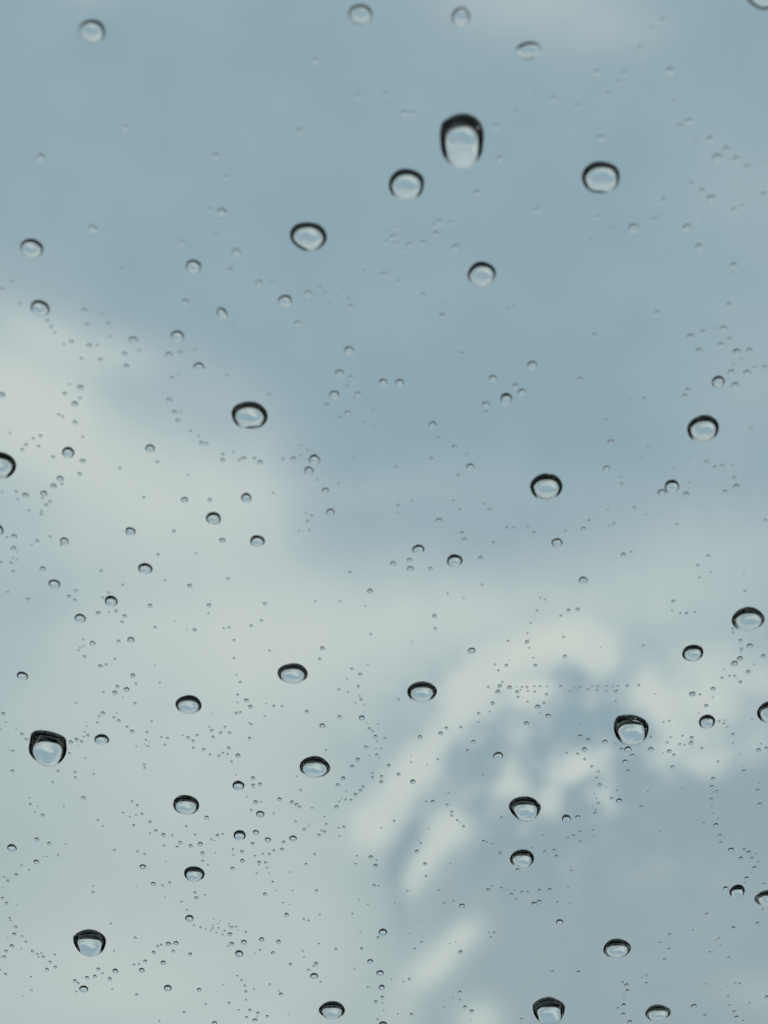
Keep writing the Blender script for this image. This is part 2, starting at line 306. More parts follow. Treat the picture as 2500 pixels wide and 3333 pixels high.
# large drops with an outline of their own: 48 radii (mm) counter-clockwise from the right
SHAPED = [
(9.699, 59.326, 76, 0.18, 0.95, 0.08, [2.739, 2.776, 2.847, 2.955, 3.090, 3.230, 3.373, 3.518, 3.649, 3.747, 3.814, 3.865, 3.872, 3.846, 3.798, 3.720, 3.673, 3.668, 3.598, 3.394, 3.169, 2.991, 2.862, 2.774, 2.727, 2.719, 2.747, 2.807, 2.893, 3.003, 3.125, 3.252, 3.383, 3.516, 3.651, 3.776, 3.862, 3.895, 3.822, 3.707, 3.568, 3.427, 3.289, 3.150, 3.014, 2.886, 2.790, 2.741], 'tall egg-shaped drop with a black top, largest in the blue'),
(38.260, -43.514, 76, 0.32, 0.84, 0.08, [2.774, 2.780, 2.824, 2.885, 2.928, 2.935, 2.918, 2.905, 2.915, 2.947, 2.996, 3.060, 3.128, 3.199, 3.287, 3.379, 3.501, 3.654, 3.497, 3.306, 3.130, 2.968, 2.836, 2.743, 2.685, 2.638, 2.615, 2.618, 2.645, 2.690, 2.751, 2.830, 2.938, 3.061, 3.170, 3.256, 3.326, 3.375, 3.388, 3.369, 3.327, 3.265, 3.177, 3.070, 2.971, 2.887, 2.823, 2.786], 'notched black-topped drop in the cloud swirl'),
(-52.474, -47.541, 76, 0.32, 0.84, 0.08, [2.950, 2.993, 3.090, 3.251, 3.477, 3.625, 3.607, 3.556, 3.528, 3.540, 3.589, 3.661, 3.751, 3.858, 3.982, 4.059, 4.011, 3.856, 3.561, 3.302, 3.134, 3.034, 2.990, 2.995, 3.045, 3.095, 3.156, 3.206, 3.243, 3.292, 3.375, 3.493, 3.634, 3.788, 3.937, 4.020, 3.991, 3.897, 3.777, 3.634, 3.488, 3.348, 3.220, 3.119, 3.051, 3.004, 2.955, 2.933], 'flat-topped black bucket-shaped drop'),
(22.544, -61.221, 76, 0.32, 0.84, 0.08, [2.618, 2.631, 2.619, 2.608, 2.609, 2.617, 2.623, 2.632, 2.651, 2.675, 2.708, 2.739, 2.747, 2.755, 2.780, 2.815, 2.841, 2.857, 2.858, 2.834, 2.792, 2.742, 2.683, 2.609, 2.508, 2.405, 2.336, 2.297, 2.281, 2.284, 2.311, 2.362, 2.438, 2.539, 2.653, 2.756, 2.843, 2.912, 2.926, 2.893, 2.850, 2.798, 2.735, 2.677, 2.626, 2.582, 2.559, 2.574], 'black-capped drop under the cloud patches'),
(-49.987, -94.281, 76, 0.32, 0.84, 0.08, [2.751, 2.807, 2.890, 2.988, 3.056, 3.074, 3.096, 3.140, 3.197, 3.250, 3.300, 3.337, 3.340, 3.302, 3.248, 3.199, 3.161, 3.138, 3.137, 3.153, 3.142, 3.020, 2.894, 2.812, 2.761, 2.718, 2.710, 2.737, 2.796, 2.876, 2.974, 3.096, 3.231, 3.354, 3.450, 3.509, 3.508, 3.437, 3.343, 3.253, 3.161, 3.058, 2.949, 2.848, 2.766, 2.715, 2.696, 2.708], 'helmet-shaped black drop at lower left'),
(28.820, -112.549, 76, 0.32, 0.84, 0.08, [2.896, 2.928, 3.011, 3.102, 3.139, 3.129, 3.123, 3.144, 3.189, 3.262, 3.364, 3.505, 3.626, 3.554, 3.501, 3.479, 3.428, 3.358, 3.300, 3.274, 3.216, 3.087, 2.938, 2.817, 2.740, 2.690, 2.674, 2.688, 2.732, 2.807, 2.917, 3.057, 3.221, 3.400, 3.577, 3.723, 3.837, 3.908, 3.916, 3.874, 3.758, 3.597, 3.425, 3.253, 3.106, 2.998, 2.928, 2.892], 'pointed-top black drop on the bottom edge'),
]
for (u, v, a, b, ang, th, lean, hg, wall, label) in BIG:
    w = [(2, rnd.uniform(0, .03), rnd.uniform(0, 6.3)), (3, rnd.uniform(0, .03), rnd.uniform(0, 6.3)), (4, rnd.uniform(0, .018), rnd.uniform(0, 6.3)), (5, rnd.uniform(0, .01), rnd.uniform(0, 6.3))]
    place('raindrop', drop_mesh('raindrop', ellipse(a, b, ang, 64, 2.0, w), th, 26, lean, hg, wall), u, v, label, 'large raindrops on the pane')
for (u, v, th, lean, hg, wall, radii, label) in SHAPED:
    place('raindrop', drop_mesh('raindrop', radii, th, 30, lean, hg, wall), u, v, label, 'large raindrops on the pane')

# small beads, each an object: across, up the slope, half-width, half-length (mm), label
BEADS = [
(-8.485, 37.691, 0.343, 0.350, 'tiny water bead, nearest one below the tilted oval drop at upper centre'),
(-9.920, 36.801, 0.537, 0.549, 'small droplet, second one below the tilted oval drop at upper centre'),
(-12.992, 35.712, 0.948, 0.949, 'small droplet, third one below the tilted oval drop at upper centre'),
(-11.457, 32.177, 0.412, 0.426, 'water bead, fourth one below the tilted oval drop at upper centre'),
(-48.157, -13.548, 0.862, 0.907, 'small droplet to the left of the ringed droplet on the grey streak'),
(-44.983, -20.250, 0.840, 0.878, 'small droplet, nearest one below left of the ringed droplet on the grey streak'),
(-43.578, -25.237, 0.424, 0.494, 'water bead, second one below left of the ringed droplet on the grey streak'),
(16.634, 19.770, 0.825, 1.073, 'small droplet, nearest one above left of the dark-topped drop at centre right'),
(9.797, 11.612, 0.336, 0.363, 'tiny water bead, second one above left of the dark-topped drop at centre right'),
(13.926, 18.860, 0.496, 0.527, 'small droplet, third one above left of the dark-topped drop at centre right'),
(6.659, 15.425, 0.541, 0.580, 'small droplet, fourth one above left of the dark-topped drop at centre right'),
(-12.637, 9.532, 0.379, 0.412, 'water bead, nearest one below right of the wide dark-rimmed drop at left'),
(-9.714, 9.395, 0.759, 0.904, 'small droplet, second one below right of the wide dark-rimmed drop at left'),
(-10.510, 7.460, 0.656, 0.697, 'small droplet, third one below right of the wide dark-rimmed drop at left'),
(24.878, -5.676, 0.783, 0.878, 'small droplet, nearest one below the dark-topped drop at centre right'),
(29.049, -12.802, 0.640, 0.727, 'small droplet, second one below the dark-topped drop at centre right'),
(-24.928, 25.108, 0.772, 0.780, 'small droplet below right of the pale droplet above the white cloud edge'),
(-19.459, 2.565, 0.749, 0.931, 'small droplet above right of the grey ringed droplet above its twin at left centre'),
(32.044, 46.806, 0.714, 0.713, 'small droplet, nearest one below right of the large round drop at upper right'),
(34.712, 48.115, 0.356, 0.354, 'water bead, second one below right of the large round drop at upper right'),
(38.868, 46.921, 0.567, 0.566, 'small droplet, third one below right of the large round drop at upper right'),
(40.684, 44.004, 0.528, 0.531, 'small droplet, fourth one below right of the large round drop at upper right'),
(-36.290, -3.603, 0.737, 0.843, 'small droplet above the ringed droplet on pale cloud at left'),
(-32.451, 11.341, 0.693, 0.739, 'small droplet to the right of the oval grey droplet on the white cloud'),
(35.566, 50.928, 0.374, 0.370, 'water bead, nearest one to the right of the large round drop at upper right'),
(40.345, 52.279, 0.415, 0.409, 'water bead, second one to the right of the large round drop at upper right'),
(41.584, 51.199, 0.561, 0.555, 'small droplet, third one to the right of the large round drop at upper right'),
(40.612, 59.666, 0.509, 0.494, 'small droplet, fourth one to the right of the large round drop at upper right'),
(41.773, 57.048, 0.656, 0.640, 'small droplet, fifth one to the right of the large round drop at upper right'),
(42.735, 58.252, 0.450, 0.438, 'water bead, sixth one to the right of the large round drop at upper right'),
(44.175, 56.829, 0.513, 0.501, 'small droplet, seventh one to the right of the large round drop at upper right'),
(44.604, 49.483, 0.397, 0.394, 'water bead, eighth one to the right of the large round drop at upper right'),
(45.627, 50.051, 0.333, 0.331, 'tiny water bead, ninth one to the right of the large round drop at upper right'),
(45.648, 55.729, 0.370, 0.362, 'water bead, tenth one to the right of the large round drop at upper right'),
(48.122, 51.830, 0.374, 0.369, 'water bead, eleventh one to the right of the large round drop at upper right'),
(17.869, -49.143, 0.746, 0.957, 'small droplet above left of the black-capped drop under the cloud patches'),
(34.864, 68.990, 0.618, 0.586, 'small droplet below left of the top right corner drop'),
(-7.835, 18.757, 0.310, 0.330, 'tiny water bead, nearest one to the right of the wide dark-rimmed drop at left'),
(-6.776, 20.496, 0.690, 0.731, 'small droplet, second one to the right of the wide dark-rimmed drop at left'),
(-4.959, 17.454, 0.373, 0.398, 'water bead, third one to the right of the wide dark-rimmed drop at left'),
(-4.541, 23.404, 0.332, 0.349, 'tiny water bead, fourth one to the right of the wide dark-rimmed drop at left'),
(-3.560, 20.627, 0.378, 0.401, 'water bead, fifth one to the right of the wide dark-rimmed drop at left'),
(-0.136, 22.558, 0.599, 0.631, 'small droplet, sixth one to the right of the wide dark-rimmed drop at left'),
(19.944, 25.413, 0.683, 0.716, 'small droplet, nearest one below right of the small round dark-edged drop below the egg-shaped one'),
(28.020, 30.251, 0.371, 0.384, 'water bead, second one below right of the small round dark-edged drop below the egg-shaped one'),
(-56.338, -68.355, 0.386, 0.488, 'tiny water bead, nearest one below the flat-topped black bucket-shaped drop'),
(-60.601, -70.407, 0.757, 0.981, 'small droplet, second one below the flat-topped black bucket-shaped drop'),
(-20.717, 49.186, 0.627, 0.622, 'small droplet above right of the pale bean-sized drop'),
(-5.993, 24.092, 0.575, 0.604, 'small droplet, nearest one above right of the wide dark-rimmed drop at left'),
(-4.683, 27.807, 0.658, 0.686, 'small droplet, second one above right of the wide dark-rimmed drop at left'),
(29.315, -63.475, 0.730, 1.021, 'small droplet, nearest one to the right of the black-capped drop under the cloud patches'),
(31.137, -63.122, 0.401, 0.502, 'tiny water bead, second one to the right of the black-capped drop under the cloud patches'),
(-52.091, -106.482, 0.787, 0.959, 'small droplet below the helmet-shaped black drop at lower left'),
(-0.184, -116.430, 0.801, 0.959, 'small droplet to the right of the black-capped lens drop at the bottom'),
(-53.038, -4.521, 0.412, 0.461, 'water bead, nearest one to the right of the sliver drop at the left edge'),
(-45.921, -5.386, 0.631, 0.706, 'small droplet, second one to the right of the sliver drop at the left edge'),
(-32.687, -87.844, 0.724, 0.870, 'small droplet, nearest one below the small black-capped lens drop'),
(-35.355, -94.245, 0.443, 0.586, 'water bead, second one below the small black-capped lens drop'),
(-0.421, -106.071, 0.551, 0.771, 'water bead, nearest one above right of the black-capped lens drop at the bottom'),
(-0.678, -102.190, 0.645, 0.792, 'small droplet, second one above right of the black-capped lens drop at the bottom'),
(-2.360, -99.065, 0.505, 0.674, 'water bead, third one above right of the black-capped lens drop at the bottom'),
(-0.215, -91.416, 0.729, 0.969, 'small droplet, fourth one above right of the black-capped lens drop at the bottom'),
(-37.379, 46.737, 0.588, 0.588, 'small droplet to the right of the grey drop near the left edge in the blue'),
(-33.444, 29.481, 0.611, 0.635, 'small droplet, nearest one to the left of the pale droplet above the white cloud edge'),
(-34.810, 27.256, 0.373, 0.389, 'water bead, second one to the left of the pale droplet above the white cloud edge'),
(7.709, 33.379, 0.390, 0.401, 'water bead, nearest one below left of the small round dark-edged drop below the egg-shaped one'),
(2.102, 22.481, 0.621, 0.655, 'small droplet, second one below left of the small round dark-edged drop below the egg-shaped one'),
(-7.626, -0.018, 0.602, 0.666, 'small droplet to the right of the oval ringed droplet at left centre'),
(-19.857, -62.393, 0.674, 0.820, 'small droplet above right of the dark-topped droplet among the bead chains'),
(-26.086, -91.924, 0.403, 0.531, 'tiny water bead, nearest one below right of the small black-capped lens drop'),
(-25.885, -94.426, 0.405, 0.536, 'tiny water bead, second one below right of the small black-capped lens drop'),
(-23.803, -94.003, 0.501, 0.662, 'water bead, third one below right of the small black-capped lens drop'),
(-24.717, -97.013, 0.716, 0.928, 'small droplet, fourth one below right of the small black-capped lens drop'),
(-20.770, -93.309, 0.462, 0.610, 'water bead, fifth one below right of the small black-capped lens drop'),
(-19.985, 40.551, 0.320, 0.324, 'tiny water bead, nearest one to the right of the pale bean-sized drop'),
(-19.106, 43.210, 0.572, 0.576, 'small droplet, second one to the right of the pale bean-sized drop'),
(12.050, 8.089, 0.571, 0.621, 'small droplet to the left of the dark-topped drop at centre right'),
(39.197, 3.542, 0.576, 0.633, 'small droplet, nearest one below left of the ringed droplet touched by a bead'),
(34.563, -7.939, 0.372, 0.418, 'water bead, second one below left of the ringed droplet touched by a bead'),
(-12.057, -103.000, 0.704, 0.795, 'small droplet, nearest one above left of the black-capped lens drop at the bottom'),
(-17.921, -93.852, 0.404, 0.535, 'tiny water bead, second one above left of the black-capped lens drop at the bottom'),
(-46.225, -101.630, 0.507, 0.680, 'water bead, nearest one below right of the helmet-shaped black drop at lower left'),
(-41.668, -101.413, 0.488, 0.653, 'water bead, second one below right of the helmet-shaped black drop at lower left'),
(-37.496, -106.229, 0.688, 0.865, 'small droplet, third one below right of the helmet-shaped black drop at lower left'),
(-43.004, 57.115, 0.533, 0.520, 'small droplet above the grey drop near the left edge in the blue'),
(14.694, 23.198, 0.576, 0.606, 'small droplet below the small round dark-edged drop below the egg-shaped one'),
(13.141, -26.766, 0.578, 0.647, 'small droplet above right of the lens-shaped drop by the arc'),
(46.833, 24.271, 0.464, 0.487, 'water bead, nearest one above right of the grey ringed droplet beside the bead cluster'),
(47.282, 27.557, 0.548, 0.572, 'small droplet, second one above right of the grey ringed droplet beside the bead cluster'),
(48.887, 27.833, 0.416, 0.434, 'water bead, third one above right of the grey ringed droplet beside the bead cluster'),
(18.733, 20.936, 0.556, 0.589, 'small droplet, nearest one above the dark-topped drop at centre right'),
(17.791, 21.968, 0.400, 0.422, 'water bead, second one above the dark-topped drop at centre right'),
(26.544, 23.071, 0.376, 0.397, 'water bead, third one above the dark-topped drop at centre right'),
(-37.783, -24.582, 0.559, 0.596, 'small droplet below right of the ringed droplet on the grey streak'),
(38.082, -47.707, 0.585, 0.726, 'small droplet, nearest one below the notched black-topped drop in the cloud swirl'),
(38.852, -49.090, 0.373, 0.455, 'tiny water bead, second one below the notched black-topped drop in the cloud swirl'),
(37.844, -50.456, 0.445, 0.544, 'water bead, third one below the notched black-topped drop in the cloud swirl'),
(37.494, -59.304, 0.489, 0.607, 'water bead, fourth one below the notched black-topped drop in the cloud swirl'),
(-20.725, -66.677, 0.495, 0.624, 'water bead, nearest one to the right of the dark-topped droplet among the bead chains'),
(-18.857, -68.438, 0.497, 0.628, 'water bead, second one to the right of the dark-topped droplet among the bead chains'),
(-14.754, -68.108, 0.607, 0.730, 'small droplet, third one to the right of the dark-topped droplet among the bead chains'),
(25.943, 68.845, 0.478, 0.454, 'small droplet, nearest one to the right of the slanted pale drop'),
(29.389, 68.783, 0.359, 0.340, 'water bead, second one to the right of the slanted pale drop'),
(30.922, 72.137, 0.336, 0.316, 'water bead, third one to the right of the slanted pale drop'),
(27.006, 59.882, 0.489, 0.474, 'small droplet, nearest one above the large round drop at upper right'),
(23.873, 64.275, 0.322, 0.309, 'tiny water bead, second one above the large round drop at upper right'),
(27.562, 65.985, 0.341, 0.326, 'water bead, third one above the large round drop at upper right'),
(28.597, 67.451, 0.360, 0.343, 'water bead, fourth one above the large round drop at upper right'),
(9.243, 43.911, 0.507, 0.510, 'small droplet above left of the small round dark-edged drop below the egg-shaped one'),
(-50.605, 2.985, 0.449, 0.494, 'water bead, nearest one below right of the large half drop at the left edge'),
(-48.020, 3.320, 0.513, 0.563, 'small droplet, second one below right of the large half drop at the left edge'),
(-28.211, 2.203, 0.514, 0.566, 'small droplet above left of the grey ringed droplet above its twin at left centre'),
(29.568, -88.821, 0.611, 0.815, 'small droplet above left of the tilted black-capped lens at lower right'),
(-19.888, 54.289, 0.351, 0.344, 'water bead, nearest one above left of the tilted oval drop at upper centre'),
(-21.063, 57.290, 0.471, 0.460, 'water bead, second one above left of the tilted oval drop at upper centre'),
(14.523, 56.895, 0.472, 0.460, 'water bead below right of the tall egg-shaped drop'),
(-28.880, 27.079, 0.505, 0.527, 'water bead, nearest one below left of the pale droplet above the white cloud edge'),
(-34.692, 25.262, 0.397, 0.416, 'water bead, second one below left of the pale droplet above the white cloud edge'),
(-45.429, 6.033, 0.488, 0.534, 'water bead below the oval grey droplet on the white cloud'),
(-8.261, 3.876, 0.491, 0.539, 'water bead above right of the oval ringed droplet at left centre'),
(31.097, 7.816, 0.487, 0.530, 'water bead to the right of the dark-topped drop at centre right'),
(54.732, -25.801, 0.475, 0.554, 'water bead, nearest one below the wide black-topped drop at the right edge'),
(57.006, -27.852, 0.358, 0.419, 'tiny water bead, second one below the wide black-topped drop at the right edge'),
(53.530, -28.374, 0.444, 0.520, 'water bead, third one below the wide black-topped drop at the right edge'),
(52.802, -29.420, 0.513, 0.602, 'water bead, fourth one below the wide black-topped drop at the right edge'),
(3.593, 63.276, 0.404, 0.388, 'water bead, nearest one above left of the tall egg-shaped drop'),
(2.487, 63.318, 0.444, 0.427, 'water bead, second one above left of the tall egg-shaped drop'),
(0.161, 65.816, 0.361, 0.345, 'water bead, third one above left of the tall egg-shaped drop'),
(33.392, 75.678, 0.431, 0.402, 'water bead, nearest one to the left of the top right corner drop'),
(32.180, 74.632, 0.354, 0.331, 'water bead, second one to the left of the top right corner drop'),
(36.668, 61.457, 0.406, 0.392, 'water bead, nearest one above right of the large round drop at upper right'),
(37.692, 62.208, 0.446, 0.429, 'water bead, second one above right of the large round drop at upper right'),
(35.658, 64.762, 0.362, 0.347, 'water bead, third one above right of the large round drop at upper right'),
(-26.189, 35.521, 0.474, 0.486, 'water bead above the pale droplet above the white cloud edge'),
(-42.430, 15.875, 0.333, 0.356, 'tiny water bead, nearest one above the oval grey droplet on the white cloud'),
(-42.188, 18.991, 0.454, 0.483, 'water bead, second one above the oval grey droplet on the white cloud'),
(-41.163, 21.736, 0.444, 0.469, 'water bead, third one above the oval grey droplet on the white cloud'),
(-16.382, 38.528, 0.471, 0.479, 'water bead above right of the narrow leaning pale droplet'),
(1.396, 46.899, 0.357, 0.356, 'water bead, nearest one below the round drop left below the egg-shaped drop'),
(1.162, 45.468, 0.463, 0.464, 'water bead, second one below the round drop left below the egg-shaped drop'),
(1.404, 44.540, 0.359, 0.360, 'water bead, third one below the round drop left below the egg-shaped drop'),
(3.198, 44.307, 0.422, 0.424, 'water bead, fourth one below the round drop left below the egg-shaped drop'),
(5.087, 44.656, 0.359, 0.360, 'water bead, fifth one below the round drop left below the egg-shaped drop'),
(0.308, 44.772, 0.316, 0.318, 'tiny water bead, sixth one below the round drop left below the egg-shaped drop'),
(2.904, 43.608, 0.317, 0.319, 'tiny water bead, seventh one below the round drop left below the egg-shaped drop'),
(6.442, 47.221, 0.315, 0.314, 'tiny water bead, nearest one below right of the round drop left below the egg-shaped drop'),
(7.067, 47.725, 0.461, 0.460, 'water bead, second one below right of the round drop left below the egg-shaped drop'),
(6.719, 45.977, 0.400, 0.400, 'water bead, third one below right of the round drop left below the egg-shaped drop'),
(8.611, 47.611, 0.377, 0.376, 'water bead, fourth one below right of the round drop left below the egg-shaped drop'),
(19.600, 49.483, 0.459, 0.456, 'water bead below left of the large round drop at upper right'),
(42.195, 27.758, 0.438, 0.457, 'water bead, nearest one above left of the grey ringed droplet beside the bead cluster'),
(40.829, 30.053, 0.480, 0.498, 'water bead, second one above left of the grey ringed droplet beside the bead cluster'),
(36.057, 33.868, 0.346, 0.356, 'tiny water bead, third one above left of the grey ringed droplet beside the bead cluster'),
(47.576, 22.122, 0.488, 0.515, 'water bead, nearest one to the right of the grey ringed droplet beside the bead cluster'),
(48.990, 24.169, 0.486, 0.511, 'water bead, second one to the right of the grey ringed droplet beside the bead cluster'),
(3.824, -10.579, 0.484, 0.547, 'water bead below the smaller of two ringed droplets at centre'),
(-32.144, 61.285, 0.426, 0.412, 'water bead below the grey-rimmed round drop in the top left corner'),
(-8.365, 70.436, 0.417, 0.394, 'water bead below left of the soft pale drop at the top'),
(-51.988, 20.497, 0.468, 0.495, 'water bead above the large half drop at the left edge'),
(7.871, -1.575, 0.453, 0.503, 'water bead above right of the smaller of two ringed droplets at centre'),
(31.372, 12.417, 0.440, 0.474, 'water bead above right of the dark-topped drop at centre right'),
(49.565, 4.597, 0.447, 0.490, 'water bead below right of the dark-topped drop near the right edge'),
(-38.163, -79.160, 0.413, 0.532, 'tiny water bead, nearest one to the left of the small black-capped lens drop'),
(-39.605, -74.946, 0.521, 0.667, 'water bead, second one to the left of the small black-capped lens drop'),
(-3.425, -40.844, 0.472, 0.567, 'water bead below left of the lens-shaped drop by the arc'),
(47.060, -35.739, 0.467, 0.556, 'water bead above left of the round ringed droplet over the bright cloud at right'),
(-3.213, 65.606, 0.402, 0.384, 'water bead below the soft pale drop at the top'),
(-10.534, 60.854, 0.406, 0.393, 'water bead above the tilted oval drop at upper centre'),
(11.850, 52.077, 0.415, 0.409, 'water bead below the tall egg-shaped drop'),
(13.889, 61.414, 0.406, 0.392, 'water bead, nearest one above right of the tall egg-shaped drop'),
(16.437, 63.340, 0.323, 0.311, 'tiny water bead, second one above right of the tall egg-shaped drop'),
(20.818, 65.290, 0.402, 0.385, 'water bead below right of the slanted pale drop'),
(-26.110, 44.656, 0.422, 0.424, 'water bead above left of the pale bean-sized drop'),
(45.073, 28.758, 0.416, 0.432, 'water bead, nearest one above the grey ringed droplet beside the bead cluster'),
(46.078, 29.631, 0.327, 0.340, 'tiny water bead, second one above the grey ringed droplet beside the bead cluster'),
(42.472, 30.747, 0.392, 0.406, 'water bead, third one above the grey ringed droplet beside the bead cluster'),
(45.039, 31.365, 0.435, 0.450, 'water bead, fourth one above the grey ringed droplet beside the bead cluster'),
(45.412, 35.158, 0.345, 0.354, 'tiny water bead, fifth one above the grey ringed droplet beside the bead cluster'),
(45.438, 41.213, 0.425, 0.430, 'water bead, sixth one above the grey ringed droplet beside the bead cluster'),
(-46.471, 4.681, 0.426, 0.467, 'water bead below left of the oval grey droplet on the white cloud'),
(-53.370, -6.746, 0.393, 0.440, 'water bead, nearest one below right of the sliver drop at the left edge'),
(-49.556, -10.638, 0.440, 0.497, 'water bead, second one below right of the sliver drop at the left edge'),
(-23.214, -5.241, 0.435, 0.486, 'water bead below the grey ringed droplet above its twin at left centre'),
(42.669, 3.208, 0.427, 0.470, 'water bead below right of the ringed droplet touched by a bead'),
(-9.521, -42.518, 0.456, 0.549, 'water bead above the black-capped drop low left of centre'),
(3.699, -8.933, 0.372, 0.420, 'water bead, nearest one below left of the smaller of two ringed droplets at centre'),
(1.309, -9.608, 0.417, 0.470, 'water bead, second one below left of the smaller of two ringed droplets at centre'),
(-2.070, -14.893, 0.421, 0.481, 'water bead, third one below left of the smaller of two ringed droplets at centre'),
(4.544, -54.935, 0.449, 0.553, 'water bead below the lens-shaped drop by the arc'),
(41.641, -47.681, 0.443, 0.539, 'water bead, nearest one below right of the notched black-topped drop in the cloud swirl'),
(44.569, -48.115, 0.372, 0.453, 'tiny water bead, second one below right of the notched black-topped drop in the cloud swirl'),
(34.359, -46.050, 0.441, 0.535, 'water bead below left of the notched black-topped drop in the cloud swirl'),
(-56.949, -73.762, 0.465, 0.593, 'water bead above left of the helmet-shaped black drop at lower left'),
(13.013, -84.665, 0.474, 0.616, 'water bead below left of the black-capped oval under the larger capped drop'),
(58.361, -72.946, 0.390, 0.497, 'tiny water bead, nearest one above the round black-topped droplet at lower right'),
(56.537, -70.850, 0.462, 0.587, 'water bead, second one above the round black-topped droplet at lower right'),
(53.454, -64.982, 0.402, 0.505, 'tiny water bead, third one above the round black-topped droplet at lower right'),
(-39.579, 34.185, 0.389, 0.400, 'water bead to the right of the grey drop by the white cloud'),
(-27.283, 27.457, 0.329, 0.343, 'tiny water bead, nearest one below the pale droplet above the white cloud edge'),
(-29.249, 19.616, 0.371, 0.394, 'water bead, second one below the pale droplet above the white cloud edge'),
(-4.327, 34.745, 0.388, 0.399, 'water bead, nearest one below right of the tilted oval drop at upper centre'),
(0.010, 39.839, 0.384, 0.390, 'water bead, second one below right of the tilted oval drop at upper centre'),
(-41.964, 9.179, 0.380, 0.412, 'water bead below right of the oval grey droplet on the white cloud'),
(-19.558, 9.640, 0.337, 0.366, 'tiny water bead, nearest one below the wide dark-rimmed drop at left'),
(-17.284, 8.907, 0.380, 0.413, 'water bead, second one below the wide dark-rimmed drop at left'),
(-39.196, -34.764, 0.415, 0.492, 'water bead above right of the small ringed oval beside the bucket-shaped drop'),
(31.304, -47.706, 0.425, 0.517, 'water bead, nearest one to the left of the notched black-topped drop in the cloud swirl'),
(25.258, -40.421, 0.419, 0.503, 'water bead, second one to the left of the notched black-topped drop in the cloud swirl'),
(23.583, -38.464, 0.418, 0.499, 'water bead, third one to the left of the notched black-topped drop in the cloud swirl'),
(-37.854, -99.404, 0.467, 0.623, 'water bead, nearest one to the right of the helmet-shaped black drop at lower left'),
(-36.647, -94.457, 0.463, 0.612, 'water bead, second one to the right of the helmet-shaped black drop at lower left'),
(25.846, -83.672, 0.397, 0.516, 'tiny water bead, nearest one below the black-capped oval under the larger capped drop'),
(25.020, -84.197, 0.454, 0.591, 'water bead, second one below the black-capped oval under the larger capped drop'),
(56.642, -80.310, 0.451, 0.583, 'water bead to the left of the round black-topped droplet at lower right'),
(54.191, -111.220, 0.476, 0.649, 'water bead to the right of the flat black-capped lens at the bottom right'),
(-41.051, -35.471, 0.398, 0.473, 'water bead above the small ringed oval beside the bucket-shaped drop'),
(-29.863, -69.461, 0.424, 0.537, 'water bead above the small black-capped lens drop'),
(-22.740, -115.125, 0.419, 0.575, 'tiny water bead, nearest one to the left of the black-capped lens drop at the bottom'),
(-29.872, -115.939, 0.460, 0.632, 'water bead, second one to the left of the black-capped lens drop at the bottom'),
(40.935, 20.290, 0.379, 0.401, 'water bead above left of the dark-topped drop near the right edge'),
(-28.414, -13.904, 0.376, 0.428, 'water bead to the right of the ringed droplet on pale cloud at left'),
(28.502, -3.115, 0.368, 0.410, 'water bead below right of the dark-topped drop at centre right'),
(-38.048, -31.886, 0.378, 0.446, 'tiny water bead above left of the lens-shaped drop left of the wide one'),
(-22.868, -49.064, 0.391, 0.476, 'tiny water bead above the ringed droplet right above a bead chain'),
(-9.226, -26.294, 0.374, 0.436, 'tiny water bead above right of the wide lens-shaped drop left of centre'),
(21.992, -42.017, 0.385, 0.464, 'tiny water bead above the black-capped drop under the cloud patches'),
(-22.132, 49.642, 0.334, 0.331, 'tiny water bead above the pale bean-sized drop'),
(-41.726, 29.257, 0.328, 0.341, 'tiny water bead, nearest one below right of the grey drop by the white cloud'),
(-39.348, 28.634, 0.350, 0.364, 'tiny water bead, second one below right of the grey drop by the white cloud'),
(5.180, 36.657, 0.344, 0.352, 'tiny water bead to the left of the small round dark-edged drop below the egg-shaped one'),
(27.280, 48.526, 0.335, 0.333, 'tiny water bead below the large round drop at upper right'),
(41.262, 21.324, 0.356, 0.376, 'tiny water bead to the left of the grey ringed droplet beside the bead cluster'),
(-34.460, -17.760, 0.357, 0.409, 'tiny water bead below the ringed droplet on pale cloud at left'),
(-28.680, 17.585, 0.332, 0.353, 'tiny water bead to the left of the wide dark-rimmed drop at left'),
(-25.305, 12.337, 0.335, 0.361, 'tiny water bead below left of the wide dark-rimmed drop at left'),
(13.926, -8.582, 0.350, 0.394, 'tiny water bead to the right of the larger of two ringed droplets at centre'),
(48.071, 3.682, 0.341, 0.375, 'tiny water bead to the right of the ringed droplet touched by a bead'),
(-47.926, -58.638, 0.380, 0.471, 'tiny water bead below right of the flat-topped black bucket-shaped drop'),
(-21.059, -37.086, 0.364, 0.434, 'tiny water bead below left of the wide lens-shaped drop left of centre'),
(7.482, -19.789, 0.352, 0.406, 'tiny water bead below the larger of two ringed droplets at centre'),
(17.349, -35.276, 0.363, 0.431, 'tiny water bead, nearest one to the right of the lens-shaped drop by the arc'),
(19.116, -34.375, 0.363, 0.430, 'tiny water bead, second one to the right of the lens-shaped drop by the arc'),
(8.797, -44.177, 0.369, 0.446, 'tiny water bead below right of the lens-shaped drop by the arc'),
(50.098, -34.643, 0.363, 0.430, 'tiny water bead above the round ringed droplet over the bright cloud at right'),
(18.423, 65.817, 0.301, 0.288, 'tiny water bead below the slanted pale drop'),
(-50.063, 37.571, 0.322, 0.328, 'tiny water bead above left of the grey drop by the white cloud'),
]
def bead_outline(n):
    return ellipse(1, 1, 0, n, 2.0, [(2, rnd.uniform(0, .06), rnd.uniform(0, 6.3)), (3, rnd.uniform(0, .05), rnd.uniform(0, 6.3)), (4, rnd.uniform(0, .03), rnd.uniform(0, 6.3))])
